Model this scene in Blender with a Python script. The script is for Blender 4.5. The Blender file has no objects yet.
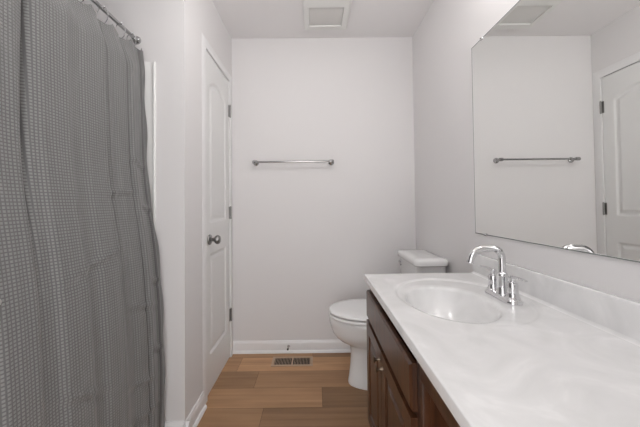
import bpy, bmesh, math, random
from mathutils import Vector, Matrix

random.seed(7)
C = bpy.context.scene.collection
S = bpy.context.scene
PI = math.pi

# ------------------------------------------------------------------ camera, world, exposure
cam_data = bpy.data.cameras.new('camera')
cam = bpy.data.objects.new('camera', cam_data)
C.objects.link(cam)
S.camera = cam
cam_data.sensor_width = 36.0
cam_data.lens = 284.0 / 640 * 36
cam_data.shift_x = 0.00628
cam_data.shift_y = -0.02223
cam_data.clip_start = 0.02
Rv = Vector((0.99993809, -0.00245714, -0.01085284))
Uv = Vector((0.01080635, -0.01820312, 0.99977591))
Fv = Vector((0.00265415, 0.99983129, 0.01817544))
M = Matrix((Rv, Uv, -Fv)).transposed().to_4x4()
M.translation = (0, 0, 1.1323)
cam.matrix_world = M

world = bpy.data.worlds.new('world')
S.world = world
world.use_nodes = True
bg = world.node_tree.nodes['Background']
bg.inputs[0].default_value = (1.0, 0.985, 0.985, 1)
bg.inputs[1].default_value = 1.1
S.view_settings.view_transform = 'Standard'
S.view_settings.look = 'None'
S.view_settings.gamma = 1
S.view_settings.use_curve_mapping = False
S.view_settings.exposure = 1.74
BULB = 9.5            # emission strength of the vanity light's globes
FILL = 4.4             # emission strength of the added fill globe

# ------------------------------------------------------------------ room dimensions (metres)
H = 2.44
YB = 2.208             # back wall
XL = -0.643            # closet wall
XR = 0.7775            # right wall
YT = 1.3986            # wall at the end of the tub
XT = -1.60             # wall behind the tub
YR = -0.135            # rear wall (doorway the picture is taken from)

# ------------------------------------------------------------------ material helpers
def mat(name, col, rough=0.5, metal=0.0, spec=0.5, coat=0.0, noise=None, bump=None, emit=None):
    m = bpy.data.materials.new(name)
    m.use_nodes = True
    nt = m.node_tree
    b = nt.nodes['Principled BSDF']
    b.inputs['Base Color'].default_value = (*col, 1)
    b.inputs['Roughness'].default_value = rough
    b.inputs['Metallic'].default_value = metal
    b.inputs['Specular IOR Level'].default_value = spec
    if coat:
        b.inputs['Coat Weight'].default_value = coat
        b.inputs['Coat Roughness'].default_value = 0.06
    if emit:
        b.inputs['Emission Color'].default_value = (*emit[0], 1)
        b.inputs['Emission Strength'].default_value = emit[1]
    tc = nt.nodes.new('ShaderNodeTexCoord')
    if noise:
        sc, amt = noise
        n = nt.nodes.new('ShaderNodeTexNoise')
        n.inputs['Scale'].default_value = sc
        n.inputs['Detail'].default_value = 4
        nt.links.new(tc.outputs['Object'], n.inputs['Vector'])
        mx = nt.nodes.new('ShaderNodeMix')
        mx.data_type = 'RGBA'
        mx.inputs[6].default_value = (*[c * (1 - amt) for c in col], 1)
        mx.inputs[7].default_value = (*[min(1, c * (1 + amt)) for c in col], 1)
        nt.links.new(n.outputs['Fac'], mx.inputs[0])
        nt.links.new(mx.outputs[2], b.inputs['Base Color'])
    if bump:
        sc, st, dist = bump
        n = nt.nodes.new('ShaderNodeTexNoise')
        n.inputs['Scale'].default_value = sc
        n.inputs['Detail'].default_value = 3
        nt.links.new(tc.outputs['Object'], n.inputs['Vector'])
        bp = nt.nodes.new('ShaderNodeBump')
        bp.inputs['Strength'].default_value = st
        bp.inputs['Distance'].default_value = dist
        nt.links.new(n.outputs['Fac'], bp.inputs['Height'])
        nt.links.new(bp.outputs[0], b.inputs['Normal'])
    return m

m_wall = mat('wall_paint', (0.765, 0.750, 0.752), 0.6, spec=0.3, noise=(1.5, 0.01), bump=(180, 0.12, 0.0008))
m_ceil = mat('ceiling_paint', (0.84, 0.825, 0.827), 0.8, spec=0.2, bump=(120, 0.2, 0.001))
m_trim = mat('trim_paint', (0.83, 0.825, 0.83), 0.35, noise=(3, 0.01))
m_door = mat('door_paint', (0.81, 0.81, 0.805), 0.38, bump=(60, 0.05, 0.0005))
m_chrome = mat('chrome', (0.72, 0.72, 0.73), 0.07, 1.0, noise=(30, 0.02))
m_nickel = mat('brushed_nickel', (0.42, 0.41, 0.40), 0.28, 1.0, noise=(60, 0.05))
m_hinge = mat('aged_nickel', (0.28, 0.275, 0.27), 0.3, 1.0, noise=(60, 0.05))
m_bar = mat('bar_nickel', (0.42, 0.42, 0.42), 0.16, 1.0, noise=(60, 0.03))
m_knob = mat('cabinet_nickel', (0.25, 0.20, 0.155), 0.4, 1.0, noise=(60, 0.05))
m_mirror = mat('mirror_silver', (0.87, 0.878, 0.865), 0.0, 1.0)
m_mirror_edge = mat('mirror_edge', (0.25, 0.27, 0.26), 0.2, 0.3)
m_porc = mat('porcelain', (0.82, 0.82, 0.82), 0.12, coat=0.5, noise=(2, 0.01))
m_seat = mat('seat_plastic', (0.84, 0.84, 0.84), 0.22, noise=(2, 0.01))
m_tub = mat('tub_acrylic', (0.82, 0.82, 0.81), 0.25, noise=(2, 0.01))
m_plastic = mat('fan_plastic', (0.80, 0.80, 0.78), 0.45, noise=(4, 0.01))
m_lens = mat('fan_lens', (0.70, 0.69, 0.67), 0.4, noise=(8, 0.03))
m_regis = mat('register_metal', (0.50, 0.36, 0.25), 0.4, 0.2, noise=(30, 0.08))
m_dark = mat('dark_void', (0.015, 0.012, 0.01), 0.8, noise=(20, 0.2))
m_rubber = mat('rubber', (0.06, 0.06, 0.06), 0.6, noise=(20, 0.2))
m_fill = mat('fill_globe', (0.9, 0.9, 0.9), 0.4, emit=((1.0, 0.98, 0.965), FILL))
m_globe = mat('lamp_globe', (0.9, 0.9, 0.9), 0.4, emit=((1.0, 0.965, 0.93), BULB))

def wood_cabinet():
    m = bpy.data.materials.new('espresso_wood')
    m.use_nodes = True
    nt = m.node_tree
    b = nt.nodes['Principled BSDF']
    tc = nt.nodes.new('ShaderNodeTexCoord')
    mp = nt.nodes.new('ShaderNodeMapping')
    mp.inputs['Scale'].default_value = (30, 30, 2.2)
    n = nt.nodes.new('ShaderNodeTexNoise')
    n.inputs['Scale'].default_value = 1.6
    n.inputs['Detail'].default_value = 6
    n.inputs['Distortion'].default_value = 0.6
    cr = nt.nodes.new('ShaderNodeValToRGB')
    cr.color_ramp.elements[0].position = 0.3
    cr.color_ramp.elements[0].color = (0.040, 0.0150, 0.0065, 1)
    cr.color_ramp.elements[1].position = 0.75
    cr.color_ramp.elements[1].color = (0.115, 0.046, 0.021, 1)
    nt.links.new(tc.outputs['Object'], mp.inputs[0])
    nt.links.new(mp.outputs[0], n.inputs['Vector'])
    nt.links.new(n.outputs['Fac'], cr.inputs[0])
    nt.links.new(cr.outputs[0], b.inputs['Base Color'])
    b.inputs['Roughness'].default_value = 0.32
    b.inputs['Specular IOR Level'].default_value = 0.4
    b.inputs['Coat Weight'].default_value = 0.15
    b.inputs['Coat Roughness'].default_value = 0.2
    return m
m_wood = wood_cabinet()

def marble():
    m = bpy.data.materials.new('cultured_marble')
    m.use_nodes = True
    nt = m.node_tree
    b = nt.nodes['Principled BSDF']
    tc = nt.nodes.new('ShaderNodeTexCoord')
    n = nt.nodes.new('ShaderNodeTexNoise')
    n.inputs['Scale'].default_value = 5.0
    n.inputs['Detail'].default_value = 5
    n.inputs['Distortion'].default_value = 2.2
    cr = nt.nodes.new('ShaderNodeValToRGB')
    e = cr.color_ramp.elements
    e[0].position = 0.34; e[0].color = (0.765, 0.765, 0.765, 1)
    e[1].position = 0.60; e[1].color = (0.835, 0.832, 0.835, 1)
    e2 = cr.color_ramp.elements.new(0.68); e2.color = (0.88, 0.877, 0.88, 1)
    nt.links.new(tc.outputs['Object'], n.inputs['Vector'])
    nt.links.new(n.outputs['Fac'], cr.inputs[0])
    nt.links.new(cr.outputs[0], b.inputs['Base Color'])
    b.inputs['Roughness'].default_value = 0.22
    b.inputs['Coat Weight'].default_value = 0.5
    b.inputs['Coat Roughness'].default_value = 0.10
    return m
m_marble = marble()

def plank_floor():
    m = bpy.data.materials.new('vinyl_plank')
    m.use_nodes = True
    nt = m.node_tree
    b = nt.nodes['Principled BSDF']
    at = nt.nodes.new('ShaderNodeAttribute'); at.attribute_name = 'tone'
    tc = nt.nodes.new('ShaderNodeTexCoord')
    sc = nt.nodes.new('ShaderNodeVectorMath'); sc.operation = 'MULTIPLY'
    sc.inputs[1].default_value = (1.4, 38, 1)
    off = nt.nodes.new('ShaderNodeVectorMath'); off.operation = 'MULTIPLY_ADD'
    off.inputs[1].default_value = (37, 53, 11)
    nt.links.new(tc.outputs['Object'], sc.inputs[0])
    nt.links.new(at.outputs['Color'], off.inputs[0])
    nt.links.new(sc.outputs[0], off.inputs[2])
    n = nt.nodes.new('ShaderNodeTexNoise')
    n.inputs['Scale'].default_value = 1.0
    n.inputs['Detail'].default_value = 7
    n.inputs['Roughness'].default_value = 0.55
    n.inputs['Distortion'].default_value = 0.12
    nt.links.new(off.outputs[0], n.inputs['Vector'])
    cr = nt.nodes.new('ShaderNodeValToRGB')
    e = cr.color_ramp.elements
    e[0].position = 0.28; e[0].color = (0.45, 0.250, 0.132, 1)
    e[1].position = 0.74; e[1].color = (0.62, 0.375, 0.205, 1)
    e2 = e.new(0.5); e2.color = (0.54, 0.312, 0.165, 1)
    nt.links.new(n.outputs['Fac'], cr.inputs[0])
    # broad knots / blotches
    n2 = nt.nodes.new('ShaderNodeTexNoise')
    n2.inputs['Scale'].default_value = 3.5
    n2.inputs['Detail'].default_value = 3
    sc2 = nt.nodes.new('ShaderNodeVectorMath'); sc2.operation = 'MULTIPLY'
    sc2.inputs[1].default_value = (1, 3.5, 1)
    nt.links.new(tc.outputs['Object'], sc2.inputs[0])
    nt.links.new(sc2.outputs[0], n2.inputs['Vector'])
    mr = nt.nodes.new('ShaderNodeMapRange')
    mr.inputs['To Min'].default_value = 1.0
    mr.inputs['To Max'].default_value = 1.45
    nt.links.new(n2.outputs['Fac'], mr.inputs['Value'])
    sep = nt.nodes.new('ShaderNodeSeparateColor')
    nt.links.new(at.outputs['Color'], sep.inputs[0])
    mu = nt.nodes.new('ShaderNodeMath'); mu.operation = 'MULTIPLY'
    nt.links.new(sep.outputs[0], mu.inputs[0])
    nt.links.new(mr.outputs[0], mu.inputs[1])
    vm = nt.nodes.new('ShaderNodeVectorMath'); vm.operation = 'SCALE'
    nt.links.new(cr.outputs[0], vm.inputs[0])
    nt.links.new(mu.outputs[0], vm.inputs['Scale'])
    nt.links.new(vm.outputs[0], b.inputs['Base Color'])
    b.inputs['Roughness'].default_value = 0.42
    b.inputs['Specular IOR Level'].default_value = 0.35
    return m
m_floor = plank_floor()

def waffle():
    m = bpy.data.materials.new('waffle_weave_cloth')
    m.use_nodes = True
    nt = m.node_tree
    b = nt.nodes['Principled BSDF']
    uv = nt.nodes.new('ShaderNodeUVMap'); uv.uv_map = 'cloth'
    sc = nt.nodes.new('ShaderNodeVectorMath'); sc.operation = 'MULTIPLY'
    sc.inputs[1].default_value = (1 / 0.0098, 1 / 0.0094, 1)
    nt.links.new(uv.outputs[0], sc.inputs[0])
    fr = nt.nodes.new('ShaderNodeVectorMath'); fr.operation = 'FRACTION'
    nt.links.new(sc.outputs[0], fr.inputs[0])
    sb = nt.nodes.new('ShaderNodeVectorMath'); sb.operation = 'SUBTRACT'
    sb.inputs[1].default_value = (0.5, 0.5, 0)
    nt.links.new(fr.outputs[0], sb.inputs[0])
    ab = nt.nodes.new('ShaderNodeVectorMath'); ab.operation = 'ABSOLUTE'
    nt.links.new(sb.outputs[0], ab.inputs[0])
    sp = nt.nodes.new('ShaderNodeSeparateXYZ')
    nt.links.new(ab.outputs[0], sp.inputs[0])
    mx = nt.nodes.new('ShaderNodeMath'); mx.operation = 'MAXIMUM'
    nt.links.new(sp.outputs[0], mx.inputs[0]); nt.links.new(sp.outputs[1], mx.inputs[1])
    mr = nt.nodes.new('ShaderNodeMapRange')
    mr.interpolation_type = 'SMOOTHSTEP'
    mr.inputs['From Min'].default_value = 0.22
    mr.inputs['From Max'].default_value = 0.40
    mr.inputs['To Min'].default_value = 1.0
    mr.inputs['To Max'].default_value = 0.0
    nt.links.new(mx.outputs[0], mr.inputs['Value'])
    cm = nt.nodes.new('ShaderNodeMix'); cm.data_type = 'RGBA'
    cm.inputs[6].default_value = (0.125, 0.125, 0.124, 1)
    cm.inputs[7].default_value = (0.240, 0.240, 0.237, 1)
    nt.links.new(mr.outputs[0], cm.inputs[0])
    # side hem of the same cloth, shade of its doubled layer painted darker
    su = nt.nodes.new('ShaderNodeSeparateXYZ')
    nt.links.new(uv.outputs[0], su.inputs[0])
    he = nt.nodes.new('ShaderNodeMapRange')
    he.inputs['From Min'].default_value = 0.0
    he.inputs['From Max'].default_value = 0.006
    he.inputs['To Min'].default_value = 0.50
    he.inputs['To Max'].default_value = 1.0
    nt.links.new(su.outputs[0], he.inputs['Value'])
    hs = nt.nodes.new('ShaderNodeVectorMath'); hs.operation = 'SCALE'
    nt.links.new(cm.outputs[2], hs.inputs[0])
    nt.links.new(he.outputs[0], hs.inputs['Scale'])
    nt.links.new(hs.outputs[0], b.inputs['Base Color'])
    bp = nt.nodes.new('ShaderNodeBump')
    bp.inputs['Strength'].default_value = 0.5
    bp.inputs['Distance'].default_value = 0.0012
    nt.links.new(mr.outputs[0], bp.inputs['Height'])
    nt.links.new(bp.outputs[0], b.inputs['Normal'])
    b.inputs['Roughness'].default_value = 0.6
    b.inputs['Sheen Weight'].default_value = 0.25
    return m
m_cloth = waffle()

# ------------------------------------------------------------------ mesh helpers
def newbm():
    return bmesh.new()

def finish(bm, thr=35):
    bm.normal_update()
    t = math.radians(thr)
    for f in bm.faces:
        f.smooth = True
    for e in bm.edges:
        if len(e.link_faces) == 2:
            e.smooth = e.calc_face_angle(0) < t
        else:
            e.smooth = False

def obj(name, bm, m, parent=None, thr=35):
    finish(bm, thr)
    me = bpy.data.meshes.new(name)
    bm.to_mesh(me); bm.free()
    me.materials.append(m)
    o = bpy.data.objects.new(name, me)
    C.objects.link(o)
    if parent is not None:
        o.parent = parent
        o.matrix_parent_inverse = Matrix.Translation(parent.location).inverted()
    return o

def tag(o, label, cat=None, group=None, kind=None):
    o['label'] = label
    if cat: o['category'] = cat
    if group: o['group'] = group
    if kind: o['kind'] = kind
    return o

def thing(name, label, cat, loc=(0, 0, 0), group=None, kind=None):
    o = bpy.data.objects.new(name, None)
    C.objects.link(o)
    o.location = loc
    o.empty_display_size = 0.05
    return tag(o, label, cat, group, kind)

def box(bm, lo, hi, bev=0.0, seg=2):
    r = bmesh.ops.create_cube(bm, size=1)
    vs = r['verts']
    for v in vs:
        v.co = Vector([(lo[i] + hi[i]) / 2 + v.co[i] * (hi[i] - lo[i]) for i in range(3)])
    if bev > 0:
        es = list({e for v in vs for e in v.link_edges})
        bmesh.ops.bevel(bm, geom=es, offset=bev, segments=seg, affect='EDGES', profile=0.5)

def frame_of(d):
    d = d.normalized()
    a = Vector((0, 0, 1)) if abs(d.z) < 0.9 else Vector((1, 0, 0))
    u = d.cross(a).normalized()
    return u, d.cross(u).normalized()

def rings(bm, rr, close0=True, close1=True):
    """bridge a list of equally long vertex loops (lists of points)"""
    V = [[bm.verts.new(p) for p in r] for r in rr]
    n = len(V[0])
    for a, b in zip(V, V[1:]):
        for i in range(n):
            j = (i + 1) % n
            bm.faces.new((a[i], a[j], b[j], b[i]))
    if close0: bm.faces.new(list(reversed(V[0])))
    if close1: bm.faces.new(V[-1])
    bmesh.ops.recalc_face_normals(bm, faces=bm.faces)

def lathe(bm, prof, base, axis=(0, 0, 1), n=28):
    """prof: list of (radius, height) along axis from base"""
    ax = Vector(axis).normalized(); u, w = frame_of(ax); base = Vector(base)
    rr = []
    for r, h in prof:
        r = max(r, 1e-4)
        rr.append([base + ax * h + (u * math.cos(2 * PI * i / n) + w * math.sin(2 * PI * i / n)) * r for i in range(n)])
    rings(bm, rr)

def tube(bm, pts, r, n=14, closed=False, scale=None):
    pts = [Vector(p) for p in pts]
    N = len(pts)
    rr = []
    u = None
    for i, p in enumerate(pts):
        if closed: d = pts[(i + 1) % N] - pts[i - 1]
        elif i == 0: d = pts[1] - pts[0]
        elif i == N - 1: d = pts[-1] - pts[-2]
        else: d = pts[i + 1] - pts[i - 1]
        d.normalize()
        if u is None: u, w = frame_of(d)
        else:
            u = (u - d * u.dot(d)).normalized(); w = d.cross(u)
        ri = r if not isinstance(r, (list, tuple)) else r[i]
        rr.append([p + (u * math.cos(2 * PI * k / n) + w * math.sin(2 * PI * k / n)) * ri for k in range(n)])
    if closed:
        V = [[bm.verts.new(q) for q in x] for x in rr]
        for a in range(N):
            A, B = V[a], V[(a + 1) % N]
            for i in range(n):
                j = (i + 1) % n
                bm.faces.new((A[i], A[j], B[j], B[i]))
        bmesh.ops.recalc_face_normals(bm, faces=bm.faces)
    else:
        rings(bm, rr)

def smoothstep(a, b, x):
    t = max(0.0, min(1.0, (x - a) / (b - a)))
    return t * t * (3 - 2 * t)

def extrude_outline(bm, prof, p0, p1, outv, upv=(0, 0, 1)):
    """sweep a (out, up) profile straight from p0 to p1"""
    o, u = Vector(outv), Vector(upv)
    rings(bm, [[Vector(p) + o * a + u * b for a, b in prof] for p in (p0, p1)])

# ------------------------------------------------------------------ the setting
def struct(name, bm, m, label, cat):
    o = obj(name, bm, m)
    return tag(o, label, cat, kind='structure')

# floor: planks run left to right, every plank a face group of the one floor mesh
def build_floor():
    bm = newbm()
    col = bm.loops.layers.color.new('tone')
    W = 0.1745; y0 = 1.606 - 11 * W
    rows = {11: [-1.7, 0.029, 1.3], 12: [-1.7, -0.394, 0.83], 13: [-1.7, -0.55, 0.66, 1.3], 10: [-1.7, -0.30, 0.92, 1.3], 9: [-1.7, -0.7, 0.5, 1.3]}
    tones = {(11, 0): 1.02, (11, 1): 0.80, (12, 0): 0.90, (12, 1): 0.98, (13, 0): 1.05, (13, 1): 1.15, (10, 0): 0.95, (10, 1): 0.86, (9, 1): 0.9}
    g = 0.0007
    for r in range(0, 16):
        ya, yb = y0 + r * W, y0 + (r + 1) * W
        xs = rows.get(r)
        if xs is None:
            s = -1.7 + random.random() * 1.0
            xs = [-1.7, s, s + 1.22, s + 2.44]
        for k in range(len(xs) - 1):
            a, b = xs[k], min(xs[k + 1], 1.0)
            if b - a < 0.02: continue
            vs = [bm.verts.new(p) for p in ((a + g, ya + g, 0), (b - g, ya + g, 0), (b - g, yb - g, 0), (a + g, yb - g, 0))]
            f = bm.faces.new(vs)
            t = tones.get((r, k), 0.85 + 0.2 * random.random())
            q = random.random()
            for l in f.loops:
                l[col] = (t * 0.8, q, 0.3, 1)
    # seams: thin dark sub-floor sheet just under the planks, with the slab's body
    lo = -0.0012
    c = [(-1.75, -0.5), (1.0, -0.5), (1.0, 2.4), (-1.75, 2.4)]
    top = [bm.verts.new((x, y, lo)) for x, y in c]
    bot = [bm.verts.new((x, y, -0.1)) for x, y in c]
    fs = [bm.faces.new(top), bm.faces.new(list(reversed(bot)))]
    for i in range(4):
        j = (i + 1) % 4
        fs.append(bm.faces.new((bot[i], bot[j], top[j], top[i])))
    for f in fs:
        for l in f.loops: l[col] = (0.25, 0.4, 0.3, 1)
    return struct('floor', bm, m_floor, 'brown wood-look plank floor', 'floor')
build_floor()

bm = newbm(); box(bm, (-1.75, -0.3, H), (1.0, 2.4, H + 0.1))
struct('ceiling', bm, m_ceil, 'flat pale ceiling', 'ceiling')
bm = newbm(); box(bm, (XL - 0.11, YB, -0.05), (XR + 0.12, YB + 0.12, H + 0.02))
struct('wall_back', bm, m_wall, 'plain light grey back wall behind toilet and towel bar', 'wall')
bm = newbm(); box(bm, (XR, YR - 0.12, -0.05), (XR + 0.12, YB + 0.02, H + 0.02))
struct('wall_right', bm, m_wall, 'light grey wall behind the vanity and mirror', 'wall')
# closet wall with its door opening
DY0, DY1, DZ = 1.680, 2.137, 2.068        # slab extents
bm = newbm()
box(bm, (XL - 0.11, YT, -0.05), (XL, DY0 - 0.012, H + 0.02))
box(bm, (XL - 0.11, DY1 + 0.006, -0.05), (XL, YB + 0.02, H + 0.02))
box(bm, (XL - 0.11, DY0 - 0.012, DZ + 0.008), (XL, DY1 + 0.006, H + 0.02))
struct('wall_left', bm, m_wall, 'narrow light grey wall holding the closet door', 'wall')
bm = newbm(); box(bm, (XT - 0.1, YT, -0.05), (XL - 0.11, YT + 0.11, H + 0.02))
struct('wall_tub_end', bm, m_wall, 'light grey wall at the far end of the bathtub', 'wall')
bm = newbm(); box(bm, (XT - 0.12, YR - 0.12, -0.05), (XT, YT + 0.02, H + 0.02))
struct('wall_tub', bm, m_wall, 'wall along the long side of the bathtub', 'wall')
bm = newbm()
DRX0, DRX1 = -0.52, 0.17
box(bm, (XT - 0.05, YR - 0.12, -0.05), (DRX0, YR, H + 0.02))
box(bm, (DRX1, YR - 0.12, -0.05), (XR + 0.05, YR, H + 0.02))
box(bm, (DRX0, YR - 0.12, 2.06), (DRX1, YR, H + 0.02))
struct('wall_rear', bm, m_wall, 'rear wall with the open entry doorway', 'wall')

# baseboards: board with eased cap and a quarter-round shoe
BB = [(0, 0), (0.024, 0), (0.0235, 0.008), (0.021, 0.014), (0.0165, 0.018), (0.012, 0.0195), (0.012, 0.070), (0.0105, 0.076), (0.006, 0.083), (0.0045, 0.089), (0, 0.089)]
def baseboard(name, segs, label):
    bm = newbm()
    for p0, p1, out in segs:
        extrude_outline(bm, BB, p0, p1, out)
    return struct(name, bm, m_trim, label, 'baseboard')
baseboard('baseboard_back', [((XL, YB, 0), (XR, YB, 0), (0, -1, 0))], 'white baseboard along the back wall')
baseboard('baseboard_left', [((XL, YT - 0.024, 0), (XL, 1.615, 0), (1, 0, 0))], 'white baseboard beside the closet door casing')
baseboard('baseboard_right', [((XR, 1.385, 0), (XR, YB - 0.024, 0), (-1, 0, 0))], 'white baseboard behind the toilet')
baseboard('baseboard_tub_end', [((-0.775, YT, 0), (XL + 0.024, YT, 0), (0, -1, 0))], 'short white baseboard at the end of the bathtub')

# closet door casing
def casing():
    bm = newbm()
    P = [(0, 0), (0.0, 0.058), (0.0008, 0.058), (0.0030, 0.046), (0.0045, 0.034), (0.0050, 0.024), (0.0050, 0.012), (0.005, 0.003), (0.004, 0.0)]
    ins, outw = 0.004, 1
    # legs: profile (out from wall, away from opening)
    ya, yb, zt = DY0 - 0.005, DY1 + 0.005, DZ + 0.006
    def leg(y, s):
        def ring(z_in, z_out):
            return [Vector((XL + a, y + s * b, z_in + (z_out - z_in) * b / 0.058)) for a, b in P]
        r = [ring(0, 0), ring(zt, zt + 0.058)]
        rings(bm, r)
    leg(ya, -1); leg(yb, 1)
    r = []
    for y, s in ((ya, -1), (yb, 1)):
        r.append([Vector((XL + a, y + s * b, zt + b)) for a, b in P])
    rings(bm, r)
    # jamb lining the opening
    box(bm, (XL - 0.109, DY0 - 0.011, 0), (XL + 0.004, DY0 - 0.004, zt + 0.0005))
    box(bm, (XL - 0.109, DY1 + 0.003, 0), (XL + 0.004, DY1 + 0.0055, zt + 0.0005))
    box(bm, (XL - 0.109, DY0 - 0.011, DZ + 0.005), (XL + 0.004, DY1 + 0.0055, DZ + 0.0075))
    # stop behind the slab
    box(bm, (XL - 0.06, DY0 - 0.006, 0), (XL - 0.046, DY0 + 0.012, DZ + 0.006))
    box(bm, (XL - 0.06, DY1 - 0.012, 0), (XL - 0.046, DY1 + 0.004, DZ + 0.006))
    box(bm, (XL - 0.06, DY0, DZ - 0.012), (XL - 0.046, DY1, DZ + 0.006))
    return struct('trim_1', bm, m_trim, 'white moulded casing around the closet door', 'door casing')
casing()

def panel_sheet(bm, w, h, t, panels, nx, nz, place):
    """slab (w x h, thickness t) whose front carries moulded recessed panels.
    panels: functions (x, z) -> inside distance. place(x, z, depth) -> world point"""
    def depth(x, z):
        d = max(f(x, z) for f in panels)
        if d <= 0: return 0.0
        a, b, c2, dd, deep, field = PROFILE
        return deep * smoothstep(0, a, d) - (deep - field) * smoothstep(b, c2, d)
    G = [[bm.verts.new(place(w * i / nx, h * k / nz, depth(w * i / nx, h * k / nz))) for i in range(nx + 1)] for k in range(nz + 1)]
    for k in range(nz):
        for i in range(nx):
            bm.faces.new((G[k][i], G[k][i + 1], G[k + 1][i + 1], G[k + 1][i]))
    B = [bm.verts.new(place(x, z, t)) for x, z in ((0, 0), (w, 0), (w, h), (0, h))]
    bm.faces.new(list(reversed(B)))
    bm.faces.new([G[0][i] for i in range(nx, -1, -1)] + [B[0], B[1]])
    bm.faces.new([G[nz][i] for i in range(nx + 1)] + [B[2], B[3]])
    bm.faces.new([G[k][0] for k in range(nz + 1)] + [B[3], B[0]])
    bm.faces.new([G[k][nx] for k in range(nz, -1, -1)] + [B[1], B[2]])
    bmesh.ops.recalc_face_normals(bm, faces=bm.faces)

def rect_panel(x0, x1, z0, z1):
    return lambda x, z: min(x - x0, x1 - x, z - z0, z1 - z)
def arch_panel(x0, x1, z0, z1, rise):
    def f(x, z):
        c = (x0 + x1) / 2; hw = (x1 - x0) / 2
        u = max(-1, min(1, (x - c) / hw))
        top = z1 + rise * max(0.0, math.cos(PI / 2 * u)) ** 0.8
        return min(x - x0, x1 - x, z - z0, (top - z) * 0.93)
    return f

# closet door
door = thing('door_1', 'narrow white two-panel closet door with arched top panel', 'door', (XL, DY0, 0), kind='structure')
w, h = DY1 - DY0, DZ - 0.010
PROFILE = (0.010, 0.020, 0.042, 0, 0.009, 0.002)
bm = newbm()
panel_sheet(bm, w, h, 0.035, [arch_panel(0.062, w - 0.080, 1.020, 1.862, 0.062), rect_panel(0.062, w - 0.080, 0.215, 0.825)], 112, 330,
            lambda x, z, d: Vector((XL - 0.004 - d, DY0 + x, 0.010 + z)))
obj('door_leaf', bm, m_door, door, thr=60)
# hinges
for zc in (1.845, 1.077, 0.316):
    bm = newbm()
    for k in range(5):
        z0 = zc - 0.045 + k * 0.018
        lathe(bm, [(0.0055, 0), (0.006, 0.001), (0.006, 0.0165), (0.0055, 0.0175)], (XL + 0.006, DY1 + 0.004, z0), n=12)
    lathe(bm, [(0.003, -0.004), (0.0045, -0.002), (0.0045, 0.0), (0.0045, 0.09), (0.0045, 0.092), (0.003, 0.095)], (XL + 0.006, DY1 + 0.004, zc - 0.045), n=10)
    box(bm, (XL - 0.006, DY1 - 0.013, zc - 0.045), (XL - 0.003, DY1 + 0.003, zc + 0.045))
    box(bm, (XL - 0.006, DY1 + 0.0015, zc - 0.045), (XL + 0.006, DY1 + 0.004, zc + 0.045))
    obj('hinge', bm, m_hinge, door)
bm = newbm()
kz, ky = 0.925, DY0 + 0.052
lathe(bm, [(0.001, 0.0), (0.031, 0.0), (0.032, 0.003), (0.030, 0.008), (0.020, 0.011), (0.012, 0.013), (0.011, 0.026), (0.013, 0.032), (0.022, 0.038), (0.027, 0.047), (0.0275, 0.055), (0.023, 0.063), (0.014, 0.067), (0.001, 0.068)],
      (XL - 0.004, ky, kz), (1, 0, 0), 32)
obj('door_knob', bm, m_hinge, door)

# doorway lining behind the camera
bm = newbm()
for x0, x1 in ((DRX0 - 0.055, DRX0 + 0.012), (DRX1 - 0.012, DRX1 + 0.055)):
    box(bm, (x0, YR, 0), (x1, YR + 0.014, 2.10), 0.004)
box(bm, (DRX0 - 0.055, YR, 2.048), (DRX1 + 0.055, YR + 0.014, 2.115), 0.004)
struct('trim_2', bm, m_trim, 'white casing of the entry doorway', 'door casing')

# ------------------------------------------------------------------ bathtub with surround
tub = thing('bathtub', 'white alcove bathtub with surround panels behind the grey curtain', 'bathtub', (-1.19, 0.63, 0))
bm = newbm()
def rrect(x0, x1, y0, y1, r, z, n=6):
    out = []
    for cx, cy, a0 in ((x1 - r, y1 - r, 0), (x0 + r, y1 - r, 90), (x0 + r, y0 + r, 180), (x1 - r, y0 + r, 270)):
        for k in range(n + 1):
            a = math.radians(a0 + 90 * k / n)
            out.append(Vector((cx + r * math.cos(a), cy + r * math.sin(a), z)))
    return out
tx0, tx1, ty0, ty1 = XT + 0.004, -0.815, YR + 0.004, YT - 0.004
rings(bm, [rrect(tx0, tx1, ty0, ty1, 0.004, 0.0), rrect(tx0, tx1, ty0, ty1, 0.004, 0.40),
           rrect(tx0 + .006, tx1 - .006, ty0 + .006, ty1 - .006, 0.006, 0.415),
           rrect(tx0 + .07, tx1 - .07, ty0 + .09, ty1 - .09, 0.10, 0.415),
           rrect(tx0 + .085, tx1 - .085, ty0 + .11, ty1 - .11, 0.10, 0.395),
           rrect(tx0 + .13, tx1 - .13, ty0 + .2, ty1 - .2, 0.12, 0.10),
           rrect(tx0 + .18, tx1 - .18, ty0 + .26, ty1 - .26, 0.12, 0.07)])
obj('tub_shell', bm, m_tub, tub)
bm = newbm(); box(bm, (XT + 0.004, YT - 0.005, 0.417), (-0.786, YT - 0.001, 1.846), 0.001)
box(bm, (-0.794, YT - 0.014, 0.417), (-0.779, YT - 0.001, 1.846), 0.006, 3)
obj('surround_panel', bm, m_tub, tub)
bm = newbm(); box(bm, (XT + 0.001, YR + 0.02, 0.417), (XT + 0.014, YT - 0.015, 1.846), 0.005)
obj('surround_panel', bm, m_tub, tub)
bm = newbm(); box(bm, (XT + 0.015, YR + 0.001, 0.417), (-0.782, YR + 0.014, 1.846), 0.005)
obj('surround_panel', bm, m_tub, tub)

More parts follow.
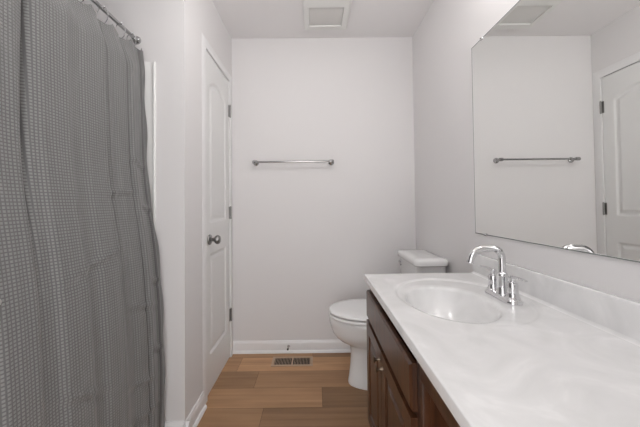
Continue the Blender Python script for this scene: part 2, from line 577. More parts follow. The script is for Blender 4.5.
# ------------------------------------------------------------------ curtain rod, rings and curtain
RX, RZ = -0.875, 1.955
rod = thing('curtain_rod', 'slim chrome shower curtain rod fixed to the wall above the curtain', 'curtain rod', (RX, YT, RZ))
bm = newbm(); tube(bm, [(RX, YR + 0.004, RZ), (RX, YT - 0.004, RZ)], 0.0085, 20)
obj('pole', bm, m_bar, rod)
for y, s in ((YT, -1), (YR, 1)):
    bm = newbm()
    lathe(bm, [(0.001, 0.0), (0.019, 0.0), (0.020, 0.003), (0.018, 0.010), (0.014, 0.014), (0.0115, 0.018), (0.0115, 0.032), (0.009, 0.034)], (RX, y, RZ), (0, s, 0), 28)
    obj('flange', bm, m_bar, rod)

ring_y = [1.352, 1.275, 1.168, 1.050, 0.935, 0.815, 0.695, 0.575, 0.455, 0.335, 0.215, 0.095]
def top_z(y):
    # cloth hangs from the rings and sags between them
    ys = sorted(ring_y)
    if y >= ys[-1]: return 1.886
    if y <= ys[0]: return 1.90
    for a, b in zip(ys, ys[1:]):
        if a <= y <= b:
            t = (y - a) / (b - a)
            return 1.892 - 0.028 * math.sin(PI * t) ** 0.8
EDGE = [(2.0, -0.826), (1.87, -0.824), (1.6, -0.820), (1.25, -0.808), (0.93, -0.757), (0.6, -0.735), (0.31, -0.726), (0.09, -0.735), (0.0, -0.738)]
def edge_x(z):
    for (z1, x1), (z0, x0) in zip(EDGE, EDGE[1:]):
        if z0 <= z <= z1:
            t = (z - z0) / (z1 - z0)
            return x0 + (x1 - x0) * t
    return EDGE[0][1]
# smooth the table
EX = [sum(edge_x(max(0, min(2, i * 0.02 + d * 0.02))) for d in range(-6, 7)) / 13 for i in range(101)]
def ex(z):
    f = max(0, min(99.999, z / 0.02)); i = int(f); t = f - i
    return EX[i] * (1 - t) + EX[i + 1] * t
def g(x, c, s): return math.exp(-((x - c) / s) ** 2)
def curtain_x(y, z, v):
    # v: 0 bottom .. 1 top
    x = ex(z)
    open_ = 1.15 - 0.5 * v
    f = 0.0
    f += 0.0075 * math.sin(2 * PI * (y + 0.006 * math.sin(2.2 * z)) / 0.17 + 0.6)
    f += 0.0028 * math.sin(2 * PI * y / 0.083 + 1.4 + 0.2 * z)
    f += 0.0014 * math.sin(2 * PI * y / 0.041 + 0.5 * z)
    x += f * open_
    # deep tuck near the left of the view
    x -= 0.024 * g(y, 0.795 - 0.055 * (1 - v), 0.010) * (0.12 + 0.88 * smoothstep(0.45, 0.8, v))
    x -= 0.018 * g(y, 1.075 + 0.02 * v, 0.012) * v
    x -= 0.016 * g(y, 1.215, 0.011)
    # hem turns back to the tub at the wall
    x -= 0.030 * smoothstep(1.30, 1.39, y) * (1.0)
    x += 0.022
    # packing creases
    for cy, cz, L, a in ((1.12, 1.19, 0.10, 0.10), (0.98, 0.95, 0.13, 0.25), (1.26, 1.33, 0.06, -0.3), (1.20, 0.72, 0.10, -0.25), (1.31, 1.12, 0.05, -0.4), (1.30, 0.80, 0.06, -0.35), (0.90, 0.55, 0.09, -0.45), (1.17, 0.42, 0.09, -0.35), (1.29, 0.50, 0.06, -0.4), (1.2, 0.28, .1, -.2)):
        d = z - cz - a * (y - cy)
        x += 0.006 * math.exp(-(d / 0.010) ** 2) * g(y, cy, L) - 0.004 * math.exp(-((d + 0.022) / 0.012) ** 2) * g(y, cy, L)
    return x
def build_curtain():
    bm = newbm()
    uvl = bm.loops.layers.uv.new('cloth')
    y0, y1 = 0.02, 1.378
    NY, NZ = 400, 200
    G = []; U = []
    # arc length at mid height gives the cloth's own coordinate
    s = 0; arc = [0]
    for i in range(1, NY + 1):
        ya = y0 + (y1 - y0) * (i - 1) / NY; yb = y0 + (y1 - y0) * i / NY
        s += math.hypot(yb - ya, curtain_x(yb, 1, .5) - curtain_x(ya, 1, .5)); arc.append(s)
    for i in range(NY + 1):
        y = y0 + (y1 - y0) * i / NY
        col = []
        zt = top_z(y)
        for k in range(NZ + 1):
            v = k / NZ
            z = 0.045 + (zt - 0.045) * v
            x = curtain_x(y, z, v)
            x = x + (RX + 0.012 - x) * smoothstep(0.93, 1.0, v) * (0.5 - 0.42 * smoothstep(1.22, 1.36, y))
            yy = y + (0.006 * math.sin(z * 22) + 0.004 * math.sin(z * 9 + 1)) * smoothstep(1.33, 1.378, y)
            col.append(bm.verts.new((x, yy, z)))
        G.append(col)
    for i in range(NY):
        for k in range(NZ):
            f = bm.faces.new((G[i][k], G[i][k + 1], G[i + 1][k + 1], G[i + 1][k]))
            for l, (a, b) in zip(f.loops, ((i, k), (i, k + 1), (i + 1, k + 1), (i + 1, k))):
                l[uvl].uv = (arc[-1] - 0.072 - arc[a], G[a][b].co.z)
    bmesh.ops.recalc_face_normals(bm, faces=bm.faces)
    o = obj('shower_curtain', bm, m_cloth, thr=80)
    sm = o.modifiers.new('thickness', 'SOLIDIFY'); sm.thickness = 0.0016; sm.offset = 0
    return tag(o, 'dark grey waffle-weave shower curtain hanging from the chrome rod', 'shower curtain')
curtain = build_curtain()
bm = newbm()
bx = curtain_x(0.653, 0.915, 0.45) + 0.001
lathe(bm, [(0.001, 0.0), (0.012, 0.0), (0.013, 0.002), (0.012, 0.005), (0.008, 0.0065), (0.001, 0.007)], (bx, 0.652, 0.915), (1, -0.2, 0), 20)
bt = obj('button', bm, m_chrome, curtain)
bt['label'] = 'small shiny metal disc on the cloth'

names = ['first', 'second', 'third', 'fourth', 'fifth']
rng0 = None
for k, y in enumerate(ring_y):
    if rng0 is None:
        bm = newbm()
        R0, r0 = 0.036, 0.0017
        pts = [(R0 * 0.62 * math.sin(2 * PI * i / 28), 0, -0.026 + R0 * math.cos(2 * PI * i / 28)) for i in range(28)]
        tube(bm, pts, r0, 8, closed=True)
        for a in (-1, 0, 1):
            lathe(bm, [(0.0002, -0.0045), (0.003, -0.003), (0.0045, 0), (0.003, 0.003), (0.0002, 0.0045)], (a * 0.008, 0, 0.0105 - abs(a) * 0.001), (1, 0, 0), 10)
        o = rng0 = obj('curtain_ring', bm, m_chrome)
    else:
        o = rng0.copy(); C.objects.link(o)
    o.location = (RX, y, RZ)
    lab = {0: 'chrome curtain ring nearest the rod flange', 1: 'chrome curtain ring, second from the rod flange', 2: 'chrome curtain ring, third from the rod flange'}.get(k, 'chrome curtain ring on the near stretch of rod above the frame')
    tag(o, lab, 'curtain ring', 'chrome rings holding the shower curtain')

# ------------------------------------------------------------------ towel bar
tb = thing('towel_bar', 'straight chrome towel bar on the back wall', 'towel bar', (-0.164, YB, 1.465))
bm = newbm()
bz, byy = 1.458, YB - 0.062
tube(bm, [(-0.452, byy, bz), (0.122, byy, bz)], 0.0072, 18)
obj('bar', bm, m_bar, tb)
for x in (-0.457, 0.127):
    bm = newbm()
    lathe(bm, [(0.001, 0), (0.021, 0), (0.022, 0.004), (0.020, 0.010), (0.011, 0.014), (0.009, 0.020), (0.009, 0.045)], (x, YB, bz), (0, -1, 0), 28)
    lathe(bm, [(0.001, -0.016), (0.009, -0.016), (0.0125, -0.013), (0.0135, 0), (0.0125, 0.013), (0.009, 0.016), (0.001, 0.016)], (x, byy, bz), (1, 0, 0), 24)
    obj('bracket', bm, m_bar, tb)

# ------------------------------------------------------------------ ceiling fan cover
fan = thing('exhaust_fan', 'white square ceiling exhaust fan with grey lens panel', 'ceiling fan', (0.088, 1.93, H))
fx0, fx1, fy0, fy1 = -0.068, 0.244, 1.755, 2.083
bm = newbm()
ix0, ix1, iy0, iy1 = -0.030, 0.203, 1.830, 2.026
zb = H - 0.024
rr = []
def rc(x0, x1, y0, y1, r, z): return rrect(x0, x1, y0, y1, r, z, 5)
rings(bm, [rc(fx0, fx1, fy0, fy1, 0.012, H - 0.0005), rc(fx0, fx1, fy0, fy1, 0.012, H - 0.014),
           rc(fx0 + .004, fx1 - .004, fy0 + .004, fy1 - .004, 0.012, H - 0.020),
           rc(ix0 - .008, ix1 + .008, iy0 - .02, iy1 + .008, 0.010, zb),
           rc(ix0, ix1, iy0, iy1, 0.006, zb), rc(ix0 + .003, ix1 - .003, iy0 + .003, iy1 - .003, 0.006, H - 0.012)], True, True)
obj('cover', bm, m_plastic, fan)
bm = newbm(); box(bm, (ix0 + .0035, iy0 + .0035, H - 0.0165), (ix1 - .0035, iy1 - .0035, H - 0.0125), 0.001)
obj('lens', bm, m_lens, fan)

# ------------------------------------------------------------------ floor register
reg = thing('floor_register', 'brown metal floor register with louvres near the back wall', 'floor vent', (-0.17, 2.075, 0))
rx0, rx1, ry0, ry1 = -0.324, -0.030, 2.008, 2.132
bm = newbm()
lx0, lx1, ly0, ly1 = rx0 + .020, rx1 - .020, ry0 + .018, ry1 - .018
box(bm, (rx0, ry0, 0.0005), (rx1, ly0, 0.005), 0.0015)
box(bm, (rx0, ly1, 0.0005), (rx1, ry1, 0.005), 0.0015)
box(bm, (rx0, ly0 - .001, 0.0005), (lx0, ly1 + .001, 0.005), 0.0015)
box(bm, (lx1, ly0 - .001, 0.0005), (rx1, ly1 + .001, 0.005), 0.0015)
cx = (rx0 + rx1) / 2
box(bm, (cx - .006, ly0 - .001, 0.0008), (cx + .006, ly1 + .001, 0.0052))
obj('face_plate', bm, m_regis, reg)
bm = newbm(); box(bm, (lx0 - .001, ly0 - .001, 0.0003), (lx1 + .001, ly1 + .001, 0.0009))
obj('duct_opening', bm, m_dark, reg)
bm = newbm()
n = 24
for k in range(n):
    x = lx0 + (lx1 - lx0) * (k + 0.5) / n
    if abs(x - cx) < 0.006: continue
    box(bm, (x - .0013, ly0 - .001, 0.001), (x + .0013, ly1 + .001, 0.0042))
obj('louvres', bm, m_regis, reg)

# ------------------------------------------------------------------ door stop on the baseboard
ds = thing('door_stop', 'small spring door stop on the back baseboard above the register', 'door stop', (-0.216, YB - 0.012, 0.05))
bm = newbm()
lathe(bm, [(0.001, 0), (0.010, 0), (0.010, 0.003), (0.006, 0.006), (0.003, 0.008)], (-0.216, YB - 0.012, 0.05), (0, -1, 0.1), 16)
obj('mount', bm, m_nickel, ds)
bm = newbm()
pts = []
for i in range(14 * 10 + 1):
    t = i / 10; a = 2 * PI * t; s = i / 140
    pts.append((-0.216 + 0.0042 * math.cos(a), YB - 0.018 - 0.052 * s, 0.0505 + 0.006 * s + 0.0042 * math.sin(a)))
tube(bm, pts, 0.0010, 6)
obj('spring', bm, m_nickel, ds)
bm = newbm()
lathe(bm, [(0.001, 0), (0.0065, 0.0), (0.0075, 0.004), (0.0065, 0.012), (0.001, 0.013)], (-0.216, YB - 0.068, 0.0565), (0, -1, 0.1), 16)
obj('rubber_tip', bm, m_rubber, ds)

# ------------------------------------------------------------------ toilet (tank on the right wall, bowl pointing left)
TY = 1.826
toilet = thing('toilet', 'white two-piece toilet with closed lid beside the vanity', 'toilet', (0.45, TY, 0))
def egg(xf, xb, hw, z, n=48, yc=TY, sq=0.62):
    """elongated outline: front tip at xf, back at xb"""
    out = []
    xf = xf - 0.008 * (z > 0.25)
    L = xb - xf
    xm = xf + L * sq
    for i in range(n):
        a = 2 * PI * i / n
        c, s = math.cos(a), math.sin(a)
        if c < 0: x = xm + (xm - xf) * c; e = 1.0
        else: x = xm + (xb - xm) * (abs(c) ** 0.7)
        out.append(Vector((x, yc + hw * math.copysign(abs(s) ** (0.95 if c < 0 else 0.8), s), z)))
    return out
bm = newbm()
rings(bm, [egg(0.198, 0.70, 0.108, 0.0), egg(0.196, 0.70, 0.110, 0.012), egg(0.203, 0.70, 0.102, 0.05), egg(0.212, 0.70, 0.096, 0.12),
           egg(0.216, 0.70, 0.094, 0.19), egg(0.213, 0.70, 0.098, 0.232), egg(0.194, 0.70, 0.113, 0.250), egg(0.158, 0.70, 0.136, 0.272),
           egg(0.130, 0.70, 0.155, 0.297), egg(0.110, 0.71, 0.168, 0.325), egg(0.100, 0.72, 0.174, 0.352), egg(0.096, 0.725, 0.177, 0.372),
           egg(0.093, 0.73, 0.180, 0.382), egg(0.092, 0.73, 0.181, 0.392), egg(0.092, 0.73, 0.181, 0.4155),
           egg(0.0955, 0.728, 0.1775, 0.4195), egg(0.125, 0.71, 0.150, 0.4200), egg(0.125, 0.50, 0.150, 0.4275)])
obj('bowl', bm, m_porc, toilet, thr=50)
bm = newbm()   # shelf under the tank
rings(bm, [rrect(0.54, 0.755, TY - 0.105, TY + 0.105, 0.03, 0.30), rrect(0.54, 0.758, TY - 0.15, TY + 0.15, 0.03, 0.40), rrect(0.54, 0.758, TY - 0.15, TY + 0.15, 0.03, 0.426), rrect(0.545, 0.753, TY - 0.145, TY + 0.145, 0.03, 0.430)])
obj('tank_shelf', bm, m_porc, toilet, thr=50)
bm = newbm()
rings(bm, [egg(0.118, 0.48, 0.150, 0.4277, sq=0.6), egg(0.089, 0.505, 0.179, 0.4278, sq=0.6), egg(0.087, 0.506, 0.181, 0.4295, sq=0.6), egg(0.086, 0.506, 0.182, 0.437, sq=0.6), egg(0.087, 0.505, 0.181, 0.4425, sq=0.6), egg(0.091, 0.50, 0.177, 0.4444, sq=0.6), egg(0.118, 0.48, 0.150, 0.4445, sq=0.6), egg(0.118, 0.48, 0.150, 0.4530, sq=0.6)])
obj('seat', bm, m_seat, toilet, thr=60)
bm = newbm()
rings(bm, [egg(0.089, 0.508, 0.179, 0.4532, sq=0.6), egg(0.0875, 0.512, 0.1805, 0.4545, sq=0.6), egg(0.087, 0.513, 0.181, 0.459, sq=0.6), egg(0.090, 0.512, 0.178, 0.4665, sq=0.6),
           egg(0.099, 0.508, 0.170, 0.4705, sq=0.6), egg(0.13, 0.48, 0.142, 0.4725, sq=0.6), egg(0.2, 0.42, 0.08, 0.4735, sq=0.6)])
obj('lid', bm, m_seat, toilet, thr=60)
for s in (-1, 1):
    bm = newbm(); box(bm, (0.495, TY + s * 0.075 - 0.022, 0.4220), (0.532, TY + s * 0.075 + 0.022, 0.468), 0.006, 3)
    obj('hinge', bm, m_seat, toilet)
TKY = 1.822
bm = newbm()
def trr(x0, x1, hw, r, z): return rrect(x0, x1, TKY - hw, TKY + hw, r, z, 6)
rings(bm, [trr(0.61, 0.745, 0.150, 0.03, 0.431), trr(0.600, 0.752, 0.160, 0.03, 0.437), trr(0.590, 0.757, 0.172, 0.032, 0.55), trr(0.584, 0.760, 0.180, 0.032, 0.7650)])
obj('tank', bm, m_porc, toilet, thr=50)
bm = newbm()
rings(bm, [trr(0.575, 0.767, 0.188, 0.034, 0.7665), trr(0.570, 0.770, 0.194, 0.036, 0.7710), trr(0.569, 0.771, 0.195, 0.036, 0.7930),
           trr(0.573, 0.768, 0.191, 0.036, 0.8020), trr(0.583, 0.760, 0.181, 0.034, 0.8080), trr(0.62, 0.73, 0.14, 0.03, 0.8105)])
obj('tank_lid', bm, m_porc, toilet, thr=50)
bm = newbm()
lathe(bm, [(0.001, 0), (0.013, 0), (0.013, 0.005), (0.008, 0.009), (0.008, 0.016)], (0.586, TKY + 0.135, 0.735), (-1, 0, 0), 16)
tube(bm, [(0.572, TKY + 0.135, 0.735), (0.568, TKY + 0.115, 0.733), (0.566, TKY + 0.075, 0.726)], [0.007, 0.0055, 0.0065], 10)
obj('flush_lever', bm, m_chrome, toilet)
for s in (-1, 1):
    bm = newbm()
    lathe(bm, [(0.013, 0), (0.013, 0.006), (0.010, 0.013), (0.004, 0.017), (0.001, 0.0175)], (0.40, TY + s * 0.088, 0.0), n=16)
    obj('bolt_cap', bm, m_seat, toilet)

# ------------------------------------------------------------------ vanity cabinet
FX = 0.2570      # face frame plane
CZ = 0.7655     # cabinet top
van = thing('vanity_cabinet', 'dark espresso wood vanity base under the sink', 'cabinet', (0.5, 1.04, 0))
Y0, Y1 = 0.700, 1.374
BX = XR - 0.002
bm = newbm()
box(bm, (FX + 0.0193, Y1 - 0.016, 0), (BX, Y1, CZ))               # far side
box(bm, (FX + 0.0193, Y0 + 0.0005, 0), (BX, Y0 + 0.016, CZ))               # near side
box(bm, (FX + 0.02, Y0 + 0.016, 0.10), (BX, Y1 - 0.016, 0.115))  # bottom
box(bm, (FX + 0.07, Y0 + 0.016, 0.0), (FX + 0.085, Y1 - 0.016, 0.10))  # toe kick board
box(bm, (BX - 0.008, Y0 + 0.016, 0.10), (BX, Y1 - 0.016, CZ - 0.12))
obj('carcass', bm, m_wood, van)
bm = newbm()
t = 0.019
box(bm, (FX, Y0, 0.10), (FX + t, Y0 + 0.040, CZ), 0.001)
box(bm, (FX, Y1 - 0.040, 0.10), (FX + t, Y1, CZ), 0.001)
box(bm, (FX + .0003, Y0 + 0.039, CZ - 0.038), (FX + t, Y1 - 0.039, CZ))
box(bm, (FX + .0003, Y0 + 0.039, 0.575), (FX + t, Y1 - 0.039, 0.610))
box(bm, (FX + .0003, Y0 + 0.039, 0.10), (FX + t, Y1 - 0.039, 0.135))
box(bm, (FX + .0003, 1.05, 0.13), (FX + t, 1.085, 0.58))
obj('face_frame', bm, m_wood, van)
def slab_front(ya, yb, za, zb, parent, name):
    bm = newbm()
    PX = FX - 0.0005
    rings(bm, [[Vector((PX, *p)) for p in ((ya, za), (yb, za), (yb, zb), (ya, zb))],
               [Vector((PX - 0.012, *p)) for p in ((ya, za), (yb, za), (yb, zb), (ya, zb))],
               [Vector((PX - 0.018, *p)) for p in ((ya + .007, za + .007), (yb - .007, za + .007), (yb - .007, zb - .007), (ya + .007, zb - .007))]])
    return obj(name, bm, m_wood, parent, thr=20)
slab_front(0.737, 1.366, 0.598, 0.721, van, 'false_front')
def knob(parent, y, z, x):
    bm = newbm()
    lathe(bm, [(0.001, -0.001), (0.008, -0.001), (0.007, 0.002), (0.0050, 0.005), (0.0045, 0.017), (0.007, 0.021), (0.0135, 0.0225), (0.0145, 0.0245), (0.012, 0.027), (0.006, 0.0285), (0.001, 0.0288)], (x, y, z), (-1, 0, 0), 24)
    return obj('knob', bm, m_knob, parent)
for ya, yb, ky in ((0.737, 1.0655, 1.041), (1.0695, 1.366, 1.084)):
    dw = yb - ya; dh = 0.582 - 0.118
    PROFILE = (0.004, 0.012, 0.036, 0, 0.008, 0.001)
    bm = newbm()
    panel_sheet(bm, dw, dh, 0.018, [rect_panel(0.052, dw - 0.052, 0.052, dh - 0.052)], 90, 120,
                lambda x, z, d, ya=ya: Vector((FX - 0.0185 + d, ya + x, 0.118 + z)))
    d = obj('door', bm, m_wood, van, thr=30)
    knob(d, ky, 0.532 if ky < 1.06 else 0.544, FX - 0.0185)

# knee-space apron and the second base cabinet nearer the entry
ap = thing('vanity_apron', 'dark wood apron rail across the open knee space under the countertop', 'apron rail', (FX, 0.5, 0.735))
bm = newbm(); box(bm, (FX - 0.008, 0.302, 0.706), (FX + 0.011, 0.698, CZ), 0.0015)
obj('rail', bm, m_wood, ap)
bm = newbm(); box(bm, (BX - 0.02, 0.302, 0.60), (BX, 0.698, CZ), 0.0015)
obj('wall_cleat', bm, m_wood, ap)
dr = thing('drawer_cabinet', 'dark espresso drawer base at the near end of the countertop', 'cabinet', (0.5, 0.09, 0))
bm = newbm()
a0, a1 = YR + 0.003, 0.300
box(bm, (FX + 0.0193, a1 - 0.016, 0), (BX, a1, CZ)); box(bm, (FX + 0.0193, a0, 0), (BX, a0 + 0.016, CZ))
box(bm, (FX + 0.02, a0 + 0.016, 0.10), (BX, a1 - 0.016, 0.115)); box(bm, (FX + 0.07, a0 + 0.016, 0), (FX + 0.085, a1 - 0.016, 0.10))
box(bm, (FX, a0, 0.10), (FX + t, a0 + 0.03, CZ)); box(bm, (FX, a1 - 0.03, 0.10), (FX + t, a1, CZ))
for z in (0.10, 0.30, 0.51, CZ - 0.038): box(bm, (FX + .0003, a0 + 0.029, z), (FX + t, a1 - 0.029, z + 0.037))
obj('carcass', bm, m_wood, dr)
for za, zb in ((0.118, 0.315), (0.322, 0.520), (0.527, 0.724)):
    d = slab_front(a0 + 0.012, a1 - 0.012, za, zb, dr, 'drawer')
    knob(d, (a0 + a1) / 2, (za + zb) / 2, FX - 0.0185)

# ------------------------------------------------------------------ countertop with integral oval bowl
CT, CB = 0.7944, 0.7665
top = thing('vanity_countertop', 'glossy white cultured marble countertop with integral oval sink', 'countertop', (0.5, 0.62, CB))
RC = (0.513, 1.029, 0.221, 0.256)     # recessed oval deck
BC = (0.462, 0.997, 0.141, 0.180)     # bowl
def ct_z(x, y):
    z = CT
    d = math.hypot((x - RC[0]) / RC[2], (y - RC[1]) / RC[3])
    z -= 0.0052 * (1 - smoothstep(0.94, 1.0, d)) * smoothstep(-0.1, 0.25, (x - 0.513) * 0.5 + (y - 1.029) + 0.22)
    e = math.hypot((x - BC[0]) / BC[2], (y - BC[1]) / BC[3])
    if e < 1.16:
        if e >= 1: z -= 0.005 * (1 - (e - 1) / 0.16) ** 2
        else: z -= 0.005 + 0.128 * (1 - e ** 2.3) ** 0.85
    return z
def build_top():
    cx0, cx1, cy0, cy1 = 0.2331, XR - 0.0015, YR + 0.001, 1.3786
    er = 0.0035
    xs = [cx0 + er * (1 - math.cos(PI / 2 * k / 4)) for k in range(5)]
    nx = 118; xs += [cx0 + er + (cx1 - cx0 - er) * k / nx for k in range(1, nx + 1)]
    ys = [cy0]
    y = 0.70; ny = int((1.34 - 0.70) / 0.0045)
    ys += [cy0 + (0.70 - cy0) * k / 20 for k in range(1, 20)]
    ys += [0.70 + (1.34 - 0.70) * k / ny for k in range(ny + 1)]
    ys += [1.36] + [cy1 - er * (1 - math.cos(PI / 2 * k / 4)) for k in range(4, -1, -1)]
    bm = newbm()
    G = []
    for x in xs:
        row = []
        for yy in ys:
            z = ct_z(x, yy)
            if x < cx0 + er: z -= er - math.sqrt(max(0, er * er - (cx0 + er - x) ** 2))
            if yy > cy1 - er: z = min(z, CT - (er - math.sqrt(max(0, er * er - (yy - cy1 + er) ** 2))))
            row.append(bm.verts.new((x, yy, z)))
        G.append(row)
    for i in range(len(xs) - 1):
        for k in range(len(ys) - 1):
            bm.faces.new((G[i][k], G[i + 1][k], G[i + 1][k + 1], G[i][k + 1]))
    # side walls down to the underside
    def skirt(loop):
        lo = [bm.verts.new((v.co.x, v.co.y, CB)) for v in loop]
        for a in range(len(loop) - 1):
            bm.faces.new((loop[a], loop[a + 1], lo[a + 1], lo[a]))
    skirt([r for r in G[0]]); skirt([r[-1] for r in G]); skirt([r for r in reversed(G[-1])]); skirt([r[0] for r in reversed(G)])
    # underside, left open over the bowl, and the bowl's outer shell
    for x0, x1, y0, y1 in ((cx0, cx1, cy0, BC[1] - BC[3] - .01), (cx0, cx1, BC[1] + BC[3] + .01, cy1), (cx0, BC[0] - BC[2] - .01, BC[1] - BC[3] - .01, BC[1] + BC[3] + .01), (BC[0] + BC[2] + .01, cx1, BC[1] - BC[3] - .01, BC[1] + BC[3] + .01)):
        bm.faces.new([bm.verts.new(p) for p in ((x0, y0, CB), (x0, y1, CB), (x1, y1, CB), (x1, y0, CB))])
    n = 40; prev = None
    for e, z in ((1.08, CB), (1.0, CB - 0.03), (0.9, CB - 0.075), (0.7, CB - 0.11), (0.4, CB - 0.122), (0.1, CB - 0.124)):
        cur = [bm.verts.new((BC[0] + (BC[2]) * e * math.cos(2 * PI * i / n), BC[1] + BC[3] * e * math.sin(2 * PI * i / n), z)) for i in range(n)]
        if prev:
            for i in range(n): bm.faces.new((prev[i], cur[i], cur[(i + 1) % n], prev[(i + 1) % n]))
        prev = cur
    bm.faces.new(prev)
    return obj('slab', bm, m_marble, top, thr=50)
slab = build_top()
bm = newbm()
lathe(bm, [(0.001, 0.003), (0.012, 0.003), (0.014, 0.001), (0.021, 0.0015), (0.022, 0.0), (0.021, -0.004)], (BC[0], BC[1], ct_z(BC[0], BC[1]) + 0.0005), n=28)
obj('drain', bm, m_chrome, top)
bs = newbm()
box(bs, (XR - 0.0205, YR + 0.001, CT - 0.0005), (XR - 0.0005, 1.3780, 0.8895), 0.0045, 3)
obj('backsplash', bs, m_marble, top)
# small cove where the splash meets the deck
bm = newbm()
P = [(0, 0), (0.009, 0), (0.0045, 0.0015), (0.0015, 0.0045), (0, 0.009)]
extrude_outline(bm, P, (XR - 0.0205, YR + 0.002, CT - 0.0002), (XR - 0.0205, 1.374, CT - 0.0002), (-1, 0, 0))
obj('cove', bm, m_marble, top)

# ------------------------------------------------------------------ faucet
FXC, FYC = 0.664, 1.016
fz = CT - 0.0045
fa = thing('faucet', 'chrome two-handle gooseneck faucet behind the oval sink', 'faucet', (FXC, FYC, fz))
bm = newbm()
def stad(hw, hl, z, n=10):
    out = []
    for c, a0 in ((1, 0), (-1, 180)):
        for k in range(n + 1):
            a = math.radians(a0 + 180 * k / n)
            out.append(Vector((FXC + hw * math.cos(a), FYC + c * (hl - hw) + hw * math.sin(a), z)))
    return out
rings(bm, [stad(0.027, 0.080, fz - 0.0005), stad(0.028, 0.081, fz + 0.003), stad(0.0275, 0.0805, fz + 0.010), stad(0.024, 0.077, fz + 0.014), stad(0.022, 0.075, fz + 0.0165), stad(0.018, 0.071, fz + 0.0175)])
obj('base_plate', bm, m_chrome, fa, thr=50)
# gooseneck
bm = newbm()
cz = 0.905
z1 = fz + 0.017
lathe(bm, [(0.021, 0), (0.021, 0.004), (0.0185, 0.008), (0.0175, 0.030), (0.0170, 0.060), (0.0185, 0.064), (0.0185, 0.070), (0.0155, 0.075), (0.0120, 0.078)], (FXC, FYC, z1), n=28)
pts = []
zc = 0.933; Rg = 0.036; xe = 0.553
pts.append((FXC, FYC, z1 + 0.05)); pts.append((FXC, FYC, z1 + 0.075))
pts += [(FXC, FYC, z1 + 0.07 + (zc - z1 - 0.07) * k / 4) for k in range(1, 5)]
for k in range(1, 11):
    a = PI / 2 * k / 10
    pts.append((FXC - Rg + Rg * math.cos(a), FYC, zc + Rg * math.sin(a)))
xl = xe + 0.045
pts += [(FXC - Rg + (xl - FXC + Rg) * k / 4, FYC, zc + Rg - 0.001 * k / 4) for k in range(1, 5)]
for k in range(1, 10):
    a = math.radians(80) * k / 9
    pts.append((xl - 0.045 * math.sin(a), FYC, zc + Rg - 0.046 + 0.045 * math.cos(a)))
lx, ly, lz = pts[-1]
pts.append((lx - 0.0005, FYC, lz - 0.003)); pts.append((lx - 0.001, FYC, lz - 0.005))
tube(bm, pts, 0.0118, 20)
obj('spout', bm, m_chrome, fa, thr=60)
bm = newbm()
lathe(bm, [(0.0120, 0), (0.0128, 0.001), (0.0128, 0.009), (0.0120, 0.010)], (lx - 0.0012, FYC, lz - 0.004), (-0.24, 0, -0.97), 20)
obj('aerator', bm, m_chrome, fa)
for s in (1, -1):
    hy = FYC + s * 0.052
    bm = newbm()
    lathe(bm, [(0.0225, 0), (0.0225, 0.004), (0.019, 0.008), (0.0180, 0.012), (0.0165, 0.030), (0.0170, 0.048), (0.0155, 0.055), (0.0100, 0.058), (0.0090, 0.066), (0.0110, 0.070), (0.0100, 0.077), (0.001, 0.079)], (FXC, hy, z1 - 0.001), n=26)
    hd = obj('handle', bm, m_chrome, fa)
    bm = newbm()
    zz = z1 + 0.071
    rr = []
    for k in range(9):
        u = k / 8
        y = hy + s * (-0.006 + 0.068 * u)
        z = zz + 0.004 * u + 0.006 * math.sin(PI * u) * 0.4
        wd = 0.0095 - 0.0030 * u; th = 0.0050 - 0.0020 * u
        rr.append([Vector((FXC - 0.010 * u * (1 if s > 0 else 0) + wd * math.cos(2 * PI * j / 12), y, z + th * math.sin(2 * PI * j / 12))) for j in range(12)])
    rings(bm, rr)
    obj('lever', bm, m_chrome, hd, thr=60)
bm = newbm()
tube(bm, [(FXC + 0.024, FYC, z1 - 0.002), (FXC + 0.024, FYC, z1 + 0.035)], 0.002, 8)
lathe(bm, [(0.001, 0), (0.0045, 0.001), (0.005, 0.004), (0.0045, 0.007), (0.001, 0.008)], (FXC + 0.024, FYC, z1 + 0.033), n=14)
obj('lift_rod', bm, m_chrome, fa)

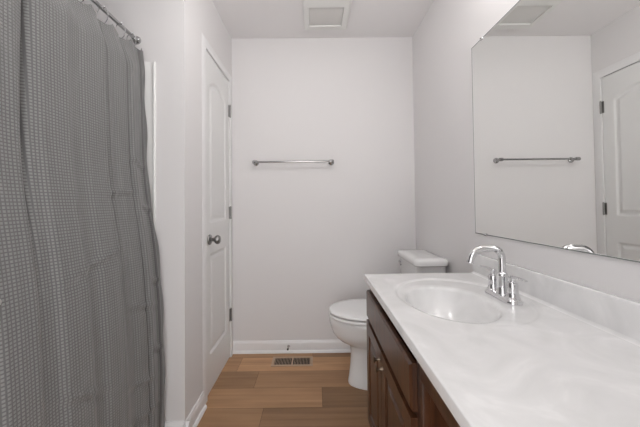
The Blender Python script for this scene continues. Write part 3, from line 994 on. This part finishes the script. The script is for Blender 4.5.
# ------------------------------------------------------------------ mirror
my0, my1, mz0, mz1 = -0.115, 1.3685, 0.988, 1.8834
mi = thing('wall_mirror', 'large frameless rectangular mirror on the wall above the vanity', 'mirror', (XR, 0.62, mz0))
bm = newbm(); box(bm, (XR - 0.0066, my0 - .003, mz0 - .003), (XR - 0.0012, my1 + .003, mz1 + .003))
obj('backing', bm, m_mirror_edge, mi)
bm = newbm()
b = 0.0012
rings(bm, [[Vector((XR - 0.0063, y, z)) for y, z in ((my0, mz0), (my1, mz0), (my1, mz1), (my0, mz1))],
           [Vector((XR - 0.0073, y, z)) for y, z in ((my0 + b, mz0 + b), (my1 - b, mz0 + b), (my1 - b, mz1 - b), (my0 + b, mz1 - b))]])
obj('glass', bm, m_mirror, mi, thr=10)
for y, z, s in ((1.287, mz0, 1), (0.35, mz0, 1), (1.287, mz1, -1), (0.35, mz1, -1)):
    bm = newbm()
    box(bm, (XR - 0.0105, y - 0.008, z - (0.006 if s > 0 else 0.005)), (XR - 0.0076, y + 0.008, z + (0.005 if s > 0 else 0.006)), 0.001)
    box(bm, (XR - 0.0105, y - 0.008, z - (0.006 if s > 0 else -0.001)), (XR - 0.0004, y + 0.008, z + (-0.001 if s > 0 else 0.006)), 0.0005)
    obj('clip', bm, m_chrome, mi)

# ------------------------------------------------------------------ vanity light over the mirror (above the frame)
vl = thing('vanity_light', 'brushed nickel bar light with globes above the mirror', 'wall lamp', (XR, 0.8, 2.17))
bm = newbm(); box(bm, (XR - 0.028, 0.48, 2.115), (XR - 0.0005, 1.12, 2.225), 0.008, 3)
obj('back_plate', bm, m_nickel, vl)
for y in (0.58, 0.80, 1.02):
    bm = newbm()
    lathe(bm, [(0.001, 0), (0.030, 0), (0.031, 0.004), (0.026, 0.010), (0.022, 0.012), (0.022, 0.035), (0.018, 0.038)], (XR - 0.028, y, 2.17), (-1, 0, 0), 24)
    sk = obj('socket', bm, m_nickel, vl)
    bm = newbm()
    bmesh.ops.create_uvsphere(bm, u_segments=24, v_segments=16, radius=0.042)
    bmesh.ops.translate(bm, verts=bm.verts, vec=(XR - 0.028 - 0.036 - 0.040, y, 2.17))
    obj('globe', bm, m_globe, sk, thr=80)

# ------------------------------------------------------------------ fill globe added under the ceiling to even the brightness (above the frame)
cl = thing('fill_light', 'added fill light, white globe hung out of view over the middle of the room', 'fill light', (-0.12, 0.98, H))
bm = newbm()
lathe(bm, [(0.001, 0.0005), (0.070, 0.0005), (0.072, 0.008), (0.060, 0.022), (0.014, 0.030), (0.012, 0.085), (0.045, 0.092), (0.046, 0.104)], (-0.12, 0.98, H), (0, 0, -1), 40)
obj('fill_canopy', bm, m_nickel, cl)
bm = newbm()
bmesh.ops.create_uvsphere(bm, u_segments=32, v_segments=20, radius=0.115)
bmesh.ops.translate(bm, verts=bm.verts, vec=(-0.12, 0.98, H - 0.208))
obj('globe', bm, m_fill, cl, thr=80)
